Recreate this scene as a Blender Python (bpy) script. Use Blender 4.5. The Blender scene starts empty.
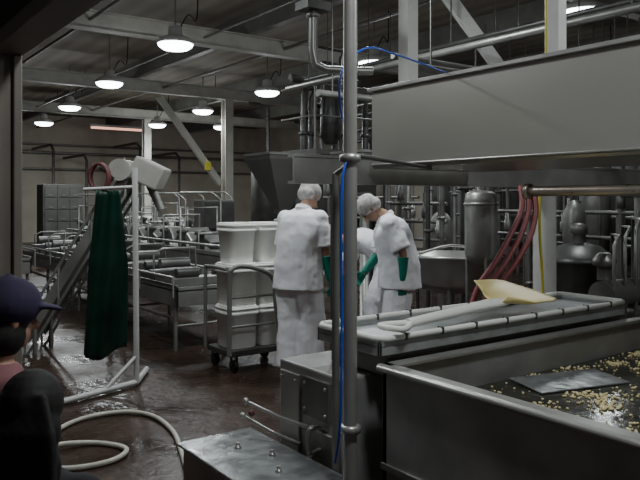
import bpy, math, random
from mathutils import Vector, Matrix
random.seed(4)
CA, SA = math.cos(math.radians(36)), math.sin(math.radians(36))
def R(x, d, z=0.0):
    """metres right / forward of the observer -> room coordinates"""
    return Vector((CA*x+SA*d, -SA*x+CA*d, z))
V = Vector
# ------------------------------------------------------------------ materials
def mat(name, col, rough=0.5, metal=0.0, var=0.15, scale=6.0, bump=0.0, col2=None, rvar=0.1, emit=None, estr=0, stretch=None):
    m = bpy.data.materials.new(name); m.use_nodes = True
    nt = m.node_tree; b = nt.nodes['Principled BSDF']
    tc = nt.nodes.new('ShaderNodeTexCoord'); mp = nt.nodes.new('ShaderNodeMapping')
    nt.links.new(tc.outputs['Object'], mp.inputs['Vector'])
    if stretch: mp.inputs['Scale'].default_value = stretch
    n = nt.nodes.new('ShaderNodeTexNoise'); n.inputs['Scale'].default_value = scale; n.inputs['Detail'].default_value = 6
    nt.links.new(mp.outputs[0], n.inputs['Vector'])
    r = nt.nodes.new('ShaderNodeValToRGB')
    c2 = col2 if col2 else tuple(max(0, c*(1-var*2)) for c in col)
    r.color_ramp.elements[0].position = 0.3; r.color_ramp.elements[0].color = (*c2, 1)
    r.color_ramp.elements[1].position = 0.65; r.color_ramp.elements[1].color = (*col, 1)
    nt.links.new(n.outputs['Fac'], r.inputs['Fac']); nt.links.new(r.outputs[0], b.inputs['Base Color'])
    mr = nt.nodes.new('ShaderNodeMapRange')
    mr.inputs['To Min'].default_value = max(0.03, rough-rvar); mr.inputs['To Max'].default_value = min(1, rough+rvar)
    nt.links.new(n.outputs['Fac'], mr.inputs['Value']); nt.links.new(mr.outputs[0], b.inputs['Roughness'])
    b.inputs['Metallic'].default_value = metal
    if bump:
        bp = nt.nodes.new('ShaderNodeBump'); bp.inputs['Strength'].default_value = bump; bp.inputs['Distance'].default_value = 0.02
        nt.links.new(n.outputs['Fac'], bp.inputs['Height']); nt.links.new(bp.outputs[0], b.inputs['Normal'])
    if emit:
        b.inputs['Emission Color'].default_value = (*emit, 1); b.inputs['Emission Strength'].default_value = estr
    return m
STEEL = mat('steel', (0.31,0.31,0.29), 0.38, 0.6, 0.12, 5, 0.05)
STEELV = mat('steel_vat', (0.40,0.40,0.385), 0.36, 0.4, 0.15, 4, 0.06)
STEELB = mat('steel_bright', (0.48,0.475,0.45), 0.34, 0.6, 0.1, 5, 0.04)
STEELM = mat('steel_mid', (0.20,0.198,0.188), 0.42, 0.5, 0.15, 5, 0.05)
STEELH = mat('steel_brushed', (0.44,0.43,0.39), 0.36, 0.55, 0.04, 2, 0.0, rvar=.05, stretch=(1,.4,1))
STEELD = mat('steel_dark', (0.095,0.095,0.09), 0.40, 0.4, 0.2, 5, 0.05)
WETST = mat('wet_steel', (0.42,0.44,0.44), 0.22, 0.5, 0.25, 9, 0.25)
TRAYM = mat('tray_steel', (0.42,0.44,0.44), 0.34, 0.35, 0.15, 7, 0.15)
WATER = mat('dark_whey', (0.055,0.053,0.042), 0.14, 0.0, 0.3, 6, 0.25)
WPAINT = mat('white_paint', (0.60,0.60,0.58), 0.5, 0, 0.08, 5)
BEAMM = mat('beam_paint', (0.40,0.39,0.35), 0.6, 0, 0.12, 4)
BEAMC = mat('beam_mid', (0.22,0.218,0.20), 0.5, 0.3, 0.12, 4)
BEAMD = mat('beam_dark', (0.11,0.11,0.10), 0.5, 0.3, 0.15, 4)
WPLAS = mat('white_plastic', (0.90,0.90,0.85), 0.4, 0, 0.03, 4)
CREAM = mat('cream_plastic', (0.90,0.74,0.32), 0.4, 0, 0.05, 4)
CLOTH = mat('white_cloth', (0.90,0.91,0.95), 0.9, 0, 0.02, 3, 0.2)
NET = mat('hair_net', (0.58,0.56,0.54), 0.95, 0, 0.18, 30, 0.15)
SKIN = mat('skin', (0.46,0.27,0.19), 0.55, 0, 0.08, 12)
GREEN = mat('green_rubber', (0.0,0.24,0.17), 0.35, 0, 0.15, 8)
GREEND = mat('green_vinyl', (0.0,0.034,0.020), 0.4, 0, 0.3, 4, 0.1)
BLACK = mat('black_rubber', (0.015,0.015,0.015), 0.5, 0, 0.1, 8)
BLUE = mat('blue_hose', (0.01,0.08,0.60), 0.35, 0, 0.05, 5)
RED = mat('red_hose', (0.30,0.075,0.08), 0.5, 0, 0.1, 5)
REDD = mat('dark_red_hose', (0.13,0.035,0.035), 0.5, 0, 0.1, 5)
YELLOW = mat('yellow', (0.62,0.56,0.05), 0.45, 0, 0.1, 5)
HOSE = mat('hose_grey_white', (0.60,0.58,0.50), 0.45, 0, 0.12, 8)
CURD = mat('curd', (0.92,0.78,0.44), 0.6, 0, 0.12, 30)
EYE = mat('eye', (0.03,0.02,0.015), 0.2)
HAIRB = mat('hair_black', (0.010,0.008,0.007), 0.75, 0, 0.3, 25, 0.1)
CAPM = mat('cap_navy', (0.030,0.021,0.062), 0.85, 0, 0.1, 20)
PINK = mat('pink_cloth', (0.24,0.10,0.11), 0.9, 0, 0.1, 20)
DARKC = mat('dark_cloth', (0.012,0.010,0.013), 0.9, 0, 0.2, 20)
JEAN = mat('jeans', (0.03,0.04,0.08), 0.9, 0, 0.2, 20)
WALLM = mat('wall_paint', (0.60,0.54,0.46), 0.7, 0, 0.10, 1.5)
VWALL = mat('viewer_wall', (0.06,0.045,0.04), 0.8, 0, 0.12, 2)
ALU = mat('window_alu', (0.24,0.21,0.18), 0.5, 0.2, 0.1, 3)
LENS = mat('lamp_lens', (0.9,0.95,1.0), 0.3, 0, 0, 3, emit=(0.9,0.97,1.0), estr=14)
TUBEL = mat('tube_light', (1,0.8,0.7), 0.3, 0, 0, 3, emit=(1.0,0.50,0.38), estr=1.2)
def floor_mat():
    m = bpy.data.materials.new('wet_tile_floor'); m.use_nodes = True; nt = m.node_tree; b = nt.nodes['Principled BSDF']
    tc = nt.nodes.new('ShaderNodeTexCoord')
    br = nt.nodes.new('ShaderNodeTexBrick'); br.inputs['Scale'].default_value = 4.0
    br.inputs['Color1'].default_value = (0.066,0.038,0.026,1); br.inputs['Color2'].default_value = (0.092,0.052,0.036,1)
    br.inputs['Mortar'].default_value = (0.03,0.026,0.02,1); br.inputs['Mortar Size'].default_value = 0.018
    nt.links.new(tc.outputs['Object'], br.inputs['Vector'])
    n = nt.nodes.new('ShaderNodeTexNoise'); n.inputs['Scale'].default_value = 1.6; n.inputs['Detail'].default_value = 8
    nt.links.new(tc.outputs['Object'], n.inputs['Vector'])
    mx = nt.nodes.new('ShaderNodeMixRGB'); mx.blend_type = 'MULTIPLY'; mx.inputs['Fac'].default_value = 0.8
    nt.links.new(br.outputs['Color'], mx.inputs[1]); nt.links.new(n.outputs['Fac'], mx.inputs[2])
    nt.links.new(mx.outputs[0], b.inputs['Base Color'])
    mr = nt.nodes.new('ShaderNodeMapRange'); mr.inputs['From Min'].default_value = 0.35; mr.inputs['From Max'].default_value = 0.65
    mr.inputs['To Min'].default_value = 0.18; mr.inputs['To Max'].default_value = 0.52
    b.inputs['Specular IOR Level'].default_value = 0.28
    nt.links.new(n.outputs['Fac'], mr.inputs['Value']); nt.links.new(mr.outputs[0], b.inputs['Roughness'])
    n2 = nt.nodes.new('ShaderNodeTexNoise'); n2.inputs['Scale'].default_value = 14
    nt.links.new(tc.outputs['Object'], n2.inputs['Vector'])
    bp = nt.nodes.new('ShaderNodeBump'); bp.inputs['Strength'].default_value = 0.45; bp.inputs['Distance'].default_value = 0.02
    nt.links.new(n2.outputs['Fac'], bp.inputs['Height']); nt.links.new(bp.outputs[0], b.inputs['Normal'])
    return m
def ceil_mat():
    m = bpy.data.materials.new('corrugated_ceiling'); m.use_nodes = True; nt = m.node_tree; b = nt.nodes['Principled BSDF']
    tc = nt.nodes.new('ShaderNodeTexCoord')
    w = nt.nodes.new('ShaderNodeTexWave'); w.inputs['Scale'].default_value = 0.8; w.bands_direction = 'X'
    nt.links.new(tc.outputs['Object'], w.inputs['Vector'])
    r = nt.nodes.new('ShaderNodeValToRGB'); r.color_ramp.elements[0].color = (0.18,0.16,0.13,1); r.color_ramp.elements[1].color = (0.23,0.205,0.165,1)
    nt.links.new(w.outputs['Fac'], r.inputs['Fac']); nt.links.new(r.outputs[0], b.inputs['Base Color'])
    b.inputs['Roughness'].default_value = 0.7
    bp = nt.nodes.new('ShaderNodeBump'); bp.inputs['Distance'].default_value = 0.05; bp.inputs['Strength'].default_value = 0.3
    nt.links.new(w.outputs['Fac'], bp.inputs['Height']); nt.links.new(bp.outputs[0], b.inputs['Normal'])
    return m
# ------------------------------------------------------------------ mesh builder
BASE = {}
def link(o): bpy.context.scene.collection.objects.link(o)
def T(name, label, cat, loc, group=None):
    o = bpy.data.objects.new(name, None); o.empty_display_size = 0.1; o.location = V(loc); link(o)
    o['label'] = label; o['category'] = cat
    if group: o['group'] = group
    BASE[o.name] = V(loc)
    return o
class M:
    def __init__(s): s.v = []; s.f = []; s.sm = []
    def add(s, vs, fs, smooth=False):
        k = len(s.v); s.v += [V(p) for p in vs]
        for f in fs: s.f.append([i+k for i in f]); s.sm.append(smooth)
        return s
    def box(s, x0,y0,z0,x1,y1,z1):
        vs = [(x,y,z) for z in (z0,z1) for (x,y) in ((x0,y0),(x1,y0),(x1,y1),(x0,y1))]
        return s.add(vs, [(3,2,1,0),(4,5,6,7),(0,1,5,4),(1,2,6,5),(2,3,7,6),(3,0,4,7)])
    def obox(s, c, size, rot=None):
        h = V(size)/2; rot = rot or Matrix.Identity(3); c = V(c)
        vs = [c + rot @ V((x*h.x,y*h.y,z*h.z)) for z in (-1,1) for (x,y) in ((-1,-1),(1,-1),(1,1),(-1,1))]
        return s.add(vs, [(3,2,1,0),(4,5,6,7),(0,1,5,4),(1,2,6,5),(2,3,7,6),(3,0,4,7)])
    def bar(s, a, b, w, h):
        a = V(a); b = V(b); d = (b-a); L = d.length; d.normalize()
        up = V((0,0,1)) if abs(d.z) < 0.95 else V((0,1,0))
        side = d.cross(up).normalized(); u2 = side.cross(d)
        rot = Matrix((side, d, u2)).transposed()
        return s.obox((a+b)/2, (w, L, h), rot)
    def rings(s, rings, smooth=True, cap=True, closed=False):
        n = len(rings[0]); vs = [p for r in rings for p in r]; fs = []
        for i in range(len(rings)-1):
            for j in range(n):
                a = i*n+j; b = i*n+(j+1)%n
                fs.append((a, b, b+n, a+n))
        if closed:
            i = len(rings)-1
            for j in range(n): fs.append((i*n+j, i*n+(j+1)%n, (j+1)%n, j))
        s.add(vs, fs, smooth)
        if cap and not closed:
            s.add(rings[0], [tuple(range(n-1,-1,-1))]); s.add(rings[-1], [tuple(range(n))])
        return s
    def tube(s, pts, r, n=12, side=None, dome=False, curve=0, closed=False):
        pts = [V(p) for p in pts]
        if not isinstance(r, (list, tuple)): r = [r]*len(pts)
        if curve:
            P = pts; Q = []; RR = []
            N = len(P)
            for i in range(N-1 if not closed else N):
                p0 = P[i-1] if (i > 0 or closed) else P[0]; p1 = P[i]; p2 = P[(i+1)%N]; p3 = P[(i+2)%N] if (i+2 < N or closed) else P[N-1]
                for k in range(curve):
                    t = k/curve
                    Q.append(0.5*((2*p1)+(p2-p0)*t+(2*p0-5*p1+4*p2-p3)*t*t+(3*p1-p0-3*p2+p3)*t**3)); RR.append(r[i])
            if not closed: Q.append(P[-1]); RR.append(r[-1])
            pts, r = Q, RR
        N = len(pts); rs = []
        nrm = None
        for i, p in enumerate(pts):
            if closed: t = (pts[(i+1)%N]-pts[i-1])
            else: t = pts[min(i+1,N-1)]-pts[max(i-1,0)]
            t.normalize()
            if side is not None: nrm = (V(side)-t*V(side).dot(t)).normalized()
            elif nrm is None:
                a = V((0,0,1)) if abs(t.z) < 0.9 else V((1,0,0)); nrm = (a-t*a.dot(t)).normalized()
            else: nrm = (nrm-t*nrm.dot(t)).normalized()
            bi = t.cross(nrm)
            rx, ry = r[i] if isinstance(r[i], (tuple, list)) else (r[i], r[i])
            rs.append([p+nrm*rx*math.cos(2*math.pi*j/n)+bi*ry*math.sin(2*math.pi*j/n) for j in range(n)])
        s.rings(rs, True, True, closed)
        if dome:
            for e in (0, -1):
                rr = r[e] if not isinstance(r[e], (tuple, list)) else min(r[e])
                s.ell(pts[e], (rr, rr, rr), n=10)
        return s
    def lathe(s, c, prof, n=24, p=2.0, ax=None, sx=1, sy=1):
        c = V(c); rs = []
        for (r, z) in prof:
            ring = []
            for j in range(n):
                a = 2*math.pi*j/n; ca, sa = math.cos(a), math.sin(a)
                if p != 2.0:
                    k = (abs(ca)**p+abs(sa)**p)**(-1/p); ca *= k; sa *= k
                q = V((r*ca*sx, r*sa*sy, z))
                if ax is not None: q = ax @ q
                ring.append(c+q)
            rs.append(ring)
        return s.rings(rs, True, True)
    def ell(s, c, rad, n=14, rot=None):
        c = V(c); rs = []; m = n//2+1; rot = rot or Matrix.Identity(3)
        for i in range(1, m):
            ph = math.pi*i/m
            rs.append([c+rot @ V((rad[0]*math.sin(ph)*math.cos(2*math.pi*j/n), rad[1]*math.sin(ph)*math.sin(2*math.pi*j/n), -rad[2]*math.cos(ph))) for j in range(n)])
        vs = [c+rot @ V((0,0,-rad[2]))]+[p for r in rs for p in r]+[c+rot @ V((0,0,rad[2]))]
        fs = []; L = len(vs)-1
        for j in range(n): fs.append((0, 1+(j+1)%n, 1+j))
        for i in range(len(rs)-1):
            for j in range(n):
                a = 1+i*n+j; b = 1+i*n+(j+1)%n; fs.append((a, b, b+n, a+n))
        k = 1+(len(rs)-1)*n
        for j in range(n): fs.append((k+j, k+(j+1)%n, L))
        return s.add(vs, fs, True)
    def make(s, name, m, parent=None, bevel=0.0, label=None, cat=None, group=None, kind=None, remesh=0, solid=0, smooth_it=0, rough=0):
        if parent is not None: base = BASE[parent.name]
        else:
            xs = [p.x for p in s.v]; ys = [p.y for p in s.v]; zs = [p.z for p in s.v]
            base = V(((min(xs)+max(xs))/2, (min(ys)+max(ys))/2, min(zs)))
        me = bpy.data.meshes.new(name); me.from_pydata([tuple(p-base) for p in s.v], [], s.f); me.update()
        for poly, sm in zip(me.polygons, s.sm): poly.use_smooth = sm
        me.materials.append(m)
        o = bpy.data.objects.new(name, me); link(o)
        if parent is not None: o.parent = parent
        else: o.location = base
        BASE[o.name] = base
        if remesh:
            r = o.modifiers.new('r', 'REMESH'); r.mode = 'VOXEL'; r.voxel_size = remesh; r.use_smooth_shade = True
            if smooth_it:
                q = o.modifiers.new('s', 'SMOOTH'); q.iterations = smooth_it; q.factor = 0.5
        if rough:
            tx = bpy.data.textures.new('clumps', 'CLOUDS'); tx.noise_scale = rough[1]
            q = o.modifiers.new('d', 'DISPLACE'); q.texture = tx; q.strength = rough[0]; q.mid_level = 0.5
        if solid:
            q = o.modifiers.new('so', 'SOLIDIFY'); q.thickness = solid
        if bevel:
            b = o.modifiers.new('b', 'BEVEL'); b.width = bevel; b.segments = 2; b.limit_method = 'ANGLE'
        if label: o['label'] = label
        if cat: o['category'] = cat
        if group: o['group'] = group
        if kind: o['kind'] = kind
        return o
def struct(name, m, b, label, bev=0):
    return b.make(name, m, bevel=bev, label=label, cat='room structure', kind='structure')
# ------------------------------------------------------------------ room shell
CZ = 4.7
struct('floor', floor_mat(), M().box(-3,-4,-0.1,16,27,0), 'wet dark reddish-brown tiled factory floor')
struct('ceiling', ceil_mat(), M().box(-3,-4,CZ,16,27,CZ+0.1), 'dull beige corrugated ceiling panels')
struct('wall_back', WALLM, M().box(-3,27,0,16,27.15,CZ), 'far beige factory wall')
struct('wall_right', WALLM, M().box(16,-4,0,16.15,27,CZ), 'beige side wall behind the pipework')
struct('wall_front', WALLM, M().box(0.86,-4.15,0,16,-4,CZ), 'beige wall closing the production hall')
JY = 3.90
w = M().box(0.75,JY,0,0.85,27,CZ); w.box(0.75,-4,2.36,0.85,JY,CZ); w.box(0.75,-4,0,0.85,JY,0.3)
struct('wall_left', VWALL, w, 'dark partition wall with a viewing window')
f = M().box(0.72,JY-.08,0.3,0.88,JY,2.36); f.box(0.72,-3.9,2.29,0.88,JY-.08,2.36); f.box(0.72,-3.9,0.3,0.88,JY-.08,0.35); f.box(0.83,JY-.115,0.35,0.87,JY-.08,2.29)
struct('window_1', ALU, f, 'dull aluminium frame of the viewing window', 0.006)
for i, y in enumerate((5.2, 10.3, 15.5, 20.7)):
    b = M().box(0.86,y-0.09,4.05,15.99,y+0.09,4.07); b.box(0.86,y-0.09,4.31,15.99,y+0.09,4.33); b.box(0.86,y-0.02,4.07,15.99,y+0.02,4.31)
    b.make('ceiling_beam', BEAMM, label='light grey painted steel I-beam under the ceiling', cat='beam', group='roof beams')
for x in (2.6, 6.0, 9.3, 12.6):
    b = M().box(x-0.06,-3.9,4.33,x+0.06,26.99,4.36); b.box(x-0.02,-3.9,4.36,x+0.02,26.99,CZ)
    b.make('ceiling_joist', BEAMC, label='grey steel joist carrying the ceiling panels', cat='beam', group='roof joists')
for (x,z,r) in ((3.3,4.2,.025),(5.15,4.18,.02),(6.7,4.2,.03)):
    b = M().tube([(x,5.4,z),(x,26.9,z)],r,8)
    b.make('ceiling_conduit', STEELM, label='thin steel conduit running along under the ceiling', cat='pipe', group='ceiling conduits')
for (x,y) in ((8.4,15.5),(8.4,20.7),(12.2,10.3),(13.0,15.5)):
    t = T('column', 'light painted steel column holding a roof beam', 'column', (x,y,0), 'hall columns')
    b = M().box(x-0.11,y-0.11,0,x+0.11,y-0.09,4.05); b.box(x-0.11,y+0.09,0,x+0.11,y+0.11,4.05); b.box(x-0.02,y-0.09,0,x+0.02,y+0.09,4.05)
    b.make('shaft', BEAMM, t); M().box(x-0.17,y-0.17,0,x+0.17,y+0.17,0.02).make('base_plate', BEAMM, t)
t = T('diagonal_brace', 'light grey diagonal brace between beam and column', 'beam', (7.4,15.5,1.95))
M().bar((6.6,15.5,3.97),(8.2,15.5,1.95),0.12,0.14).make('bar', BEAMM, t)
M().box(7.74,15.40,2.28,7.90,15.425,2.48).make('yellow_tag', YELLOW, t, label='small blank yellow warning plate')
M().bar(R(1.0,7.6,4.3),R(1.95,7.6,2.98),0.12,0.12).make('diagonal_brace', WPAINT, label='white painted diagonal brace under the roof', cat='beam')
# ------------------------------------------------------------------ lamps
def lamp(x, y, z=3.75, e=70):
    t = T('pendant_lamp', 'round high-bay factory lamp glowing bluish white', 'lamp', (x,y,z), 'high-bay lamps')
    M().lathe((x,y,z), [(0.25,0.0),(0.262,0.01),(0.262,0.035),(0.22,0.075),(0.13,0.115),(0.10,0.125),(0.095,0.24),(0.05,0.26)], 28).make('lamp_shade', WPAINT, t)
    M().lathe((x,y,z), [(0.10,-0.085),(0.18,-0.070),(0.235,-0.030),(0.252,0.012)], 28).make('lens', LENS, t)
    M().tube([(x,y,z+0.25),(x,y,CZ)], 0.012, 8).make('hanging_rod', STEEL, t)
    M().tube([(x+0.05,y,z+0.2),(x+0.2,y,z+0.45),(x+0.35,y+0.05,z+0.4),(x+0.4,y+0.1,CZ-0.02)], 0.010, 6, curve=5).make('cable', BLACK, t)
    l = bpy.data.lights.new('lamp_light', 'AREA'); l.shape = 'DISK'; l.size = 0.4; l.energy = e; l.color = (0.91,0.97,0.98)
    o = bpy.data.objects.new('lamp_light', l); o.location = (0,0,-0.10); link(o); o.parent = t
    l2 = bpy.data.lights.new('lamp_glow', 'POINT'); l2.energy = e*0.45; l2.shadow_soft_size = 0.22; l2.color = (0.93,0.97,0.98)
    o2 = bpy.data.objects.new('lamp_glow', l2); o2.location = (0,0,-0.34); link(o2); o2.parent = t
for (x,y,e) in ((4.16,9.2,38),(4.54,13.0,42),(4.95,16.9,54),(5.37,20.8,76),(7.3,4.83,34),(7.3,8.58,34),(7.53,12.2,42),(7.83,15.7,54),(8.2,19.4,76),(10.0,18.8,70),(4.0,5.0,46),(11.2,7.0,36),(4.6,0.8,36),(1.5,5.0,34),(1.6,1.0,42),(1.5,8.9,16)):
    lamp(x, y, e=e)
t = T('tube_lamp', 'fluorescent tube fixture with a warm pinkish glow', 'lamp', (8.9,24.6,4.1))
M().box(7.9,24.55,4.14,9.9,24.7,4.22).make('housing', WPAINT, t); M().tube([(7.95,24.62,4.1),(9.85,24.62,4.1)],0.04,10).make('tube', TUBEL, t)
M().tube([(8.2,24.62,4.22),(8.2,24.62,CZ)],0.01,6).make('hanging_rod', STEEL, t); M().tube([(9.6,24.62,4.22),(9.6,24.62,CZ)],0.01,6).make('hanging_rod', STEEL, t)
# ------------------------------------------------------------------ cheese vat (near)
t = T('cheese_vat', 'large rectangular stainless-steel vat with a rolled rim', 'vat', (3.2,0.8,0))
X0,X1,Y0,Y1 = 1.98,4.5,-1.2,2.27
WZ = 0.67
b = M().box(X0,Y0,0.22,X0+0.03,Y1,0.84); b.box(X1-0.03,Y0,0.22,X1,Y1,0.84); b.box(X0,Y0,0.22,X1,Y0+0.03,0.84); b.box(X0,Y1-0.03,0.22,X1,Y1,0.84)
b.box(X0+0.03,Y0+0.03,0.48,X1-0.03,Y1-0.03,0.50)
b.make('body', STEELV, t, 0.004)
M().box(X0+0.03,Y0+0.03,0.50,X1-0.03,Y1-0.03,WZ).make('whey', WATER, t, label='shallow dark wet whey')
r = M()
for (a,c) in (((X0-0.02,Y0-0.02),(X0+0.04,Y1+0.015)),((X1-0.05,Y0-0.02),(X1+0.02,Y1+0.015)),((X0,Y0-0.02),(X1,Y0+0.05)),((X0,Y1-0.05),(X1,Y1+0.015))):
    r.box(a[0],a[1],0.830,c[0],c[1],0.848)
r.tube([(X0-0.022,Y0,0.833),(X0-0.022,Y1,0.833)],0.015,10)
r.make('rim', STEELB, t, 0.004)
M().box(X0-0.012,Y0,0.40,X0,Y1,0.43).make('stiffener', STEEL, t, 0.003)
for x in (2.03,4.45):
    for y in (-1.15,0.5,2.22): M().tube([(x,y,0),(x,y,0.22)],0.03,10).make('leg', STEEL, t)
M().obox((2.95,2.02,WZ+.012),(0.52,0.24,0.008),Matrix.Rotation(-0.25,3,'Z') @ Matrix.Rotation(0.05,3,'X')).make('metal_screen', WETST, None, 0.003, label='pale flat metal screen lying inside the vat', cat='screen')
c = M()
clumps = [(random.uniform(2.4,4.35),random.uniform(1.25,2.2),random.uniform(.03,.11)) for _ in range(30)]
for i in range(2300):
    if random.random() < 0.78:
        k = random.choice(clumps); x = random.gauss(k[0],k[2]); y = random.gauss(k[1],k[2]*.7)
    else: x = random.uniform(2.2,4.42); y = random.uniform(1.0,2.2)
    if not (X0+0.08 < x < X1-0.06 and Y0+0.1 < y < Y1-0.05): continue
    lx=(x-2.95)*math.cos(.25)-(y-2.02)*math.sin(.25); ly=(x-2.95)*math.sin(.25)+(y-2.02)*math.cos(.25)
    if abs(lx)<.28 and abs(ly)<.14: continue
    s = random.uniform(0.0035,0.008)
    c.ell((x,y,WZ+.002+s*0.4),(s*random.uniform(.8,1.6),s,s*0.8),5,Matrix.Rotation(random.random()*3,3,'Z'))
c.make('cheese_curds', CURD, label='scattered pale yellow cheese curds floating in the vat', cat='cheese curds', kind='stuff')
# ------------------------------------------------------------------ drain tray with white trim
t = T('drain_tray', 'long shallow stainless tray edged with white gasket tubing', 'tray', (2.9,2.6,0))
A0,A1,B0,B1 = 1.99,3.92,2.30,2.76
b = M().box(A0,B0,0.905,A1,B1,0.915); b.box(A0,B0,0.87,A1,B0+0.015,0.935); b.box(A0,B1-0.015,0.87,A1,B1,0.935); b.box(A0,B0,0.87,A0+0.015,B1,0.935); b.box(A1-0.015,B0,0.87,A1,B1,0.935)
b.make('tray_body', TRAYM, t, 0.003)
M().box(A0+.06,B0+.02,.77,A1-.02,B1-.03,.905).make('under_frame', STEELM, t, .004)
M().tube([(A0+.03,B0,0.945),(A1-.03,B0,0.945),(A1,B0+.03,0.945),(A1,B1-.03,0.945),(A1-.03,B1,0.945),(A0+.03,B1,0.945),(A0,B1-.03,0.945),(A0,B0+.03,0.945)],0.014,10,closed=True).make('gasket', WPLAS, t)
x = A0+0.14
while x < A1:
    M().box(x,B0-0.017,0.930,x+0.010,B0+0.017,0.962).make('clip', STEELD, t); M().box(x,B1-0.017,0.930,x+0.010,B1+0.017,0.962).make('clip', STEELD, t)
    x += 0.23
for (x,y) in ((A1-.05,B1-.05),(A1-.05,B0+.05)): M().tube([(x,y,0),(x,y,0.80)],0.022,10).make('leg', STEEL, t)
# shovel
t = T('shovel', 'white plastic food shovel with cream scoop lying across the tray', 'shovel', (2.7,2.5,0.96))
h0 = V((2.10,2.33,0.985)); h1 = V((2.94,2.46,1.005)); hd = (h1-h0).normalized(); sd = V((-hd.y,hd.x,0)).normalized()
M().tube([h0+hd*0.10,h0+hd*0.3,h1-hd*0.25,h1+hd*0.0,h1+hd*.12],[(.028,.022),(.032,.024),(.038,.026),(0.070,0.022),(.05,.010)],14,side=sd).make('shaft', WPLAS, t)
M().tube([h0+hd*0.12,h0+hd*0.03+sd*0.055,h0-hd*0.03+sd*0.055,h0-hd*0.03-sd*0.055,h0+hd*0.03-sd*0.055,h0+hd*0.12],0.014,10,curve=4).make('grip', WPLAS, t)
nu, nv = 12, 14
vs = []; fs = []
TL=.22
sr = (sd*math.cos(TL)+V((0,0,1))*math.sin(TL)); nr_ = (V((0,0,1))*math.cos(TL)-sd*math.sin(TL))
for i in range(nu+1):
    u = i/nu
    wdt = 0.08+0.115*min(1,u*4)-0.03*max(0,(u-.75)*4)**2
    for j in range(nv+1):
        v = -1+2*j/nv
        vs.append(h1+hd*(u*0.50-.03-.05*v*v*u)+sr*(v*wdt+.03*u)+nr_*(0.0+0.05*abs(v)**4*(1-0.8*u)-0.012*u)+V((0,0,.012)))
for i in range(nu):
    for j in range(nv):
        a = i*(nv+1)+j; fs.append((a,a+1,a+nv+2,a+nv+1))
M().add(vs,fs,True).make('blade', CREAM, t, solid=0.006)
# ------------------------------------------------------------------ overhead hopper
t = T('overhead_trough', 'long brushed stainless-steel trough hanging from the roof', 'trough', (3.8,1.8,1.79))
b = M()
prof = [(3.2,2.32),(3.2,1.785),(3.22,1.77),(4.28,1.77),(4.3,1.79),(4.3,2.32),(4.27,2.32),(4.27,1.82),(4.22,1.79),(3.28,1.79),(3.23,1.82),(3.23,2.32)]
b.rings([[V((x,-0.6,z)) for x,z in prof],[V((x,3.78,z)) for x,z in prof]], False, True)
b.box(3.23,3.75,1.79,4.27,3.78,2.32); b.box(3.23,-0.6,1.79,4.27,-0.57,2.32)
b.make('shell', STEELH, t)
M().box(3.17,-0.62,2.31,3.24,3.80,2.335).box(3.185,-0.6,1.79,3.2,3.78,1.802).make('rim', STEELB, t, 0.004)
for (x,y,w) in ((3.435,3.66,0.05),(3.6,2.55,0.04),(3.6,0.2,0.05)):
    M().box(x-w,y-w,2.26,x+w,y+w,CZ).make('hanger', WPAINT, t, 0.004)
    M().box(3.22,y-.02,2.24,4.28,y+.02,2.28).make('cross_bar', STEEL, t)
M().tube([(3.6,2.62,2.28),(3.6,2.62,4.6)],0.012,8).make('marker_strip', YELLOW, t)
# channel beam with support column
t = T('channel_beam', 'grey steel channel beam carried by a white column', 'beam', (4.8,3.9,0))
M().box(2.6,3.86,1.66,7.0,3.95,1.68).box(2.6,3.86,1.84,7.0,3.95,1.86).box(2.6,3.87,1.68,7.0,3.89,1.84).make('channel', STEELV, t)
M().lathe((5.3,3.88,0),[(0.10,0.02),(0.10,1.66)],20).make('column', WPAINT, t); M().box(5.15,3.75,0,5.45,4.0,0.02).make('base_plate', WPAINT, t)
M().tube([(6.9,3.9,0),(6.9,3.9,1.66)],0.05,12).make('column', STEEL, t)
M().tube([(2.965,3.9,0),(2.965,3.9,1.66)],0.035,12).make('column', STEELD, t)
BRZ = mat('bronze_steel',(0.36,0.31,0.26),0.3,0.6)
t = T('header_pipe', 'dull steel pipe slung under the trough', 'pipe', (3.4,1.9,1.55))
M().tube([(3.35,0.2,1.60),(3.35,2.3,1.60),(3.35,2.55,1.60)],0.030,12,curve=4).lathe((3.35,2.55,1.60),[(.03,0),(.045,0),(.045,.03),(.02,.03)],14,ax=Matrix.Rotation(-math.pi/2,3,'X')).make('pipe_run', BRZ, t)
for yy in (0.6,1.8): M().box(3.33,yy-.015,1.60,3.37,yy+.015,1.770).make('hanger_strap', STEELD, t)
M().tube([R(1.86,5.8,0.0),R(1.84,5.78,.8),R(1.82,5.80,1.3),R(1.84,5.86,1.65)],0.012,8,curve=5).make('yellow_hose', YELLOW, label='thin yellow hose running down beside the white column', cat='hose')
# ------------------------------------------------------------------ main front post etc
t = T('pipe_post', 'tall round stainless post with clamps', 'post', (1.74,2.19,0))
M().tube([(1.74,2.19,0),(1.74,2.19,CZ)],0.028,18).make('shaft', STEELB, t)
for z in (1.70,0.62): M().lathe((1.74,2.19,z),[(0.031,0),(0.042,0.004),(0.042,0.03),(0.031,0.034)],18).make('clamp', STEELB, t)
M().tube([(1.74,2.19,1.73),(2.3,2.6,1.745),(3.3,3.3,1.76)],0.011,8).make('stay_rod', STEELD, t)
M().lathe((1.74,2.19,0),[(0.07,0),(0.07,0.01),(0.03,0.02)],18).make('foot_flange', STEEL, t)
t = T('side_post', 'thinner dull steel post beside the main post', 'post', (1.82,2.39,0))
M().tube([(1.82,2.39,0),(1.82,2.39,1.66)],0.017,14).make('shaft', STEEL, t)
M().tube([(1.82,2.39,1.66),(1.82,2.30,1.70),(1.765,2.235,1.715)],0.012,8,curve=4).make('link', STEEL, t)
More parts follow.
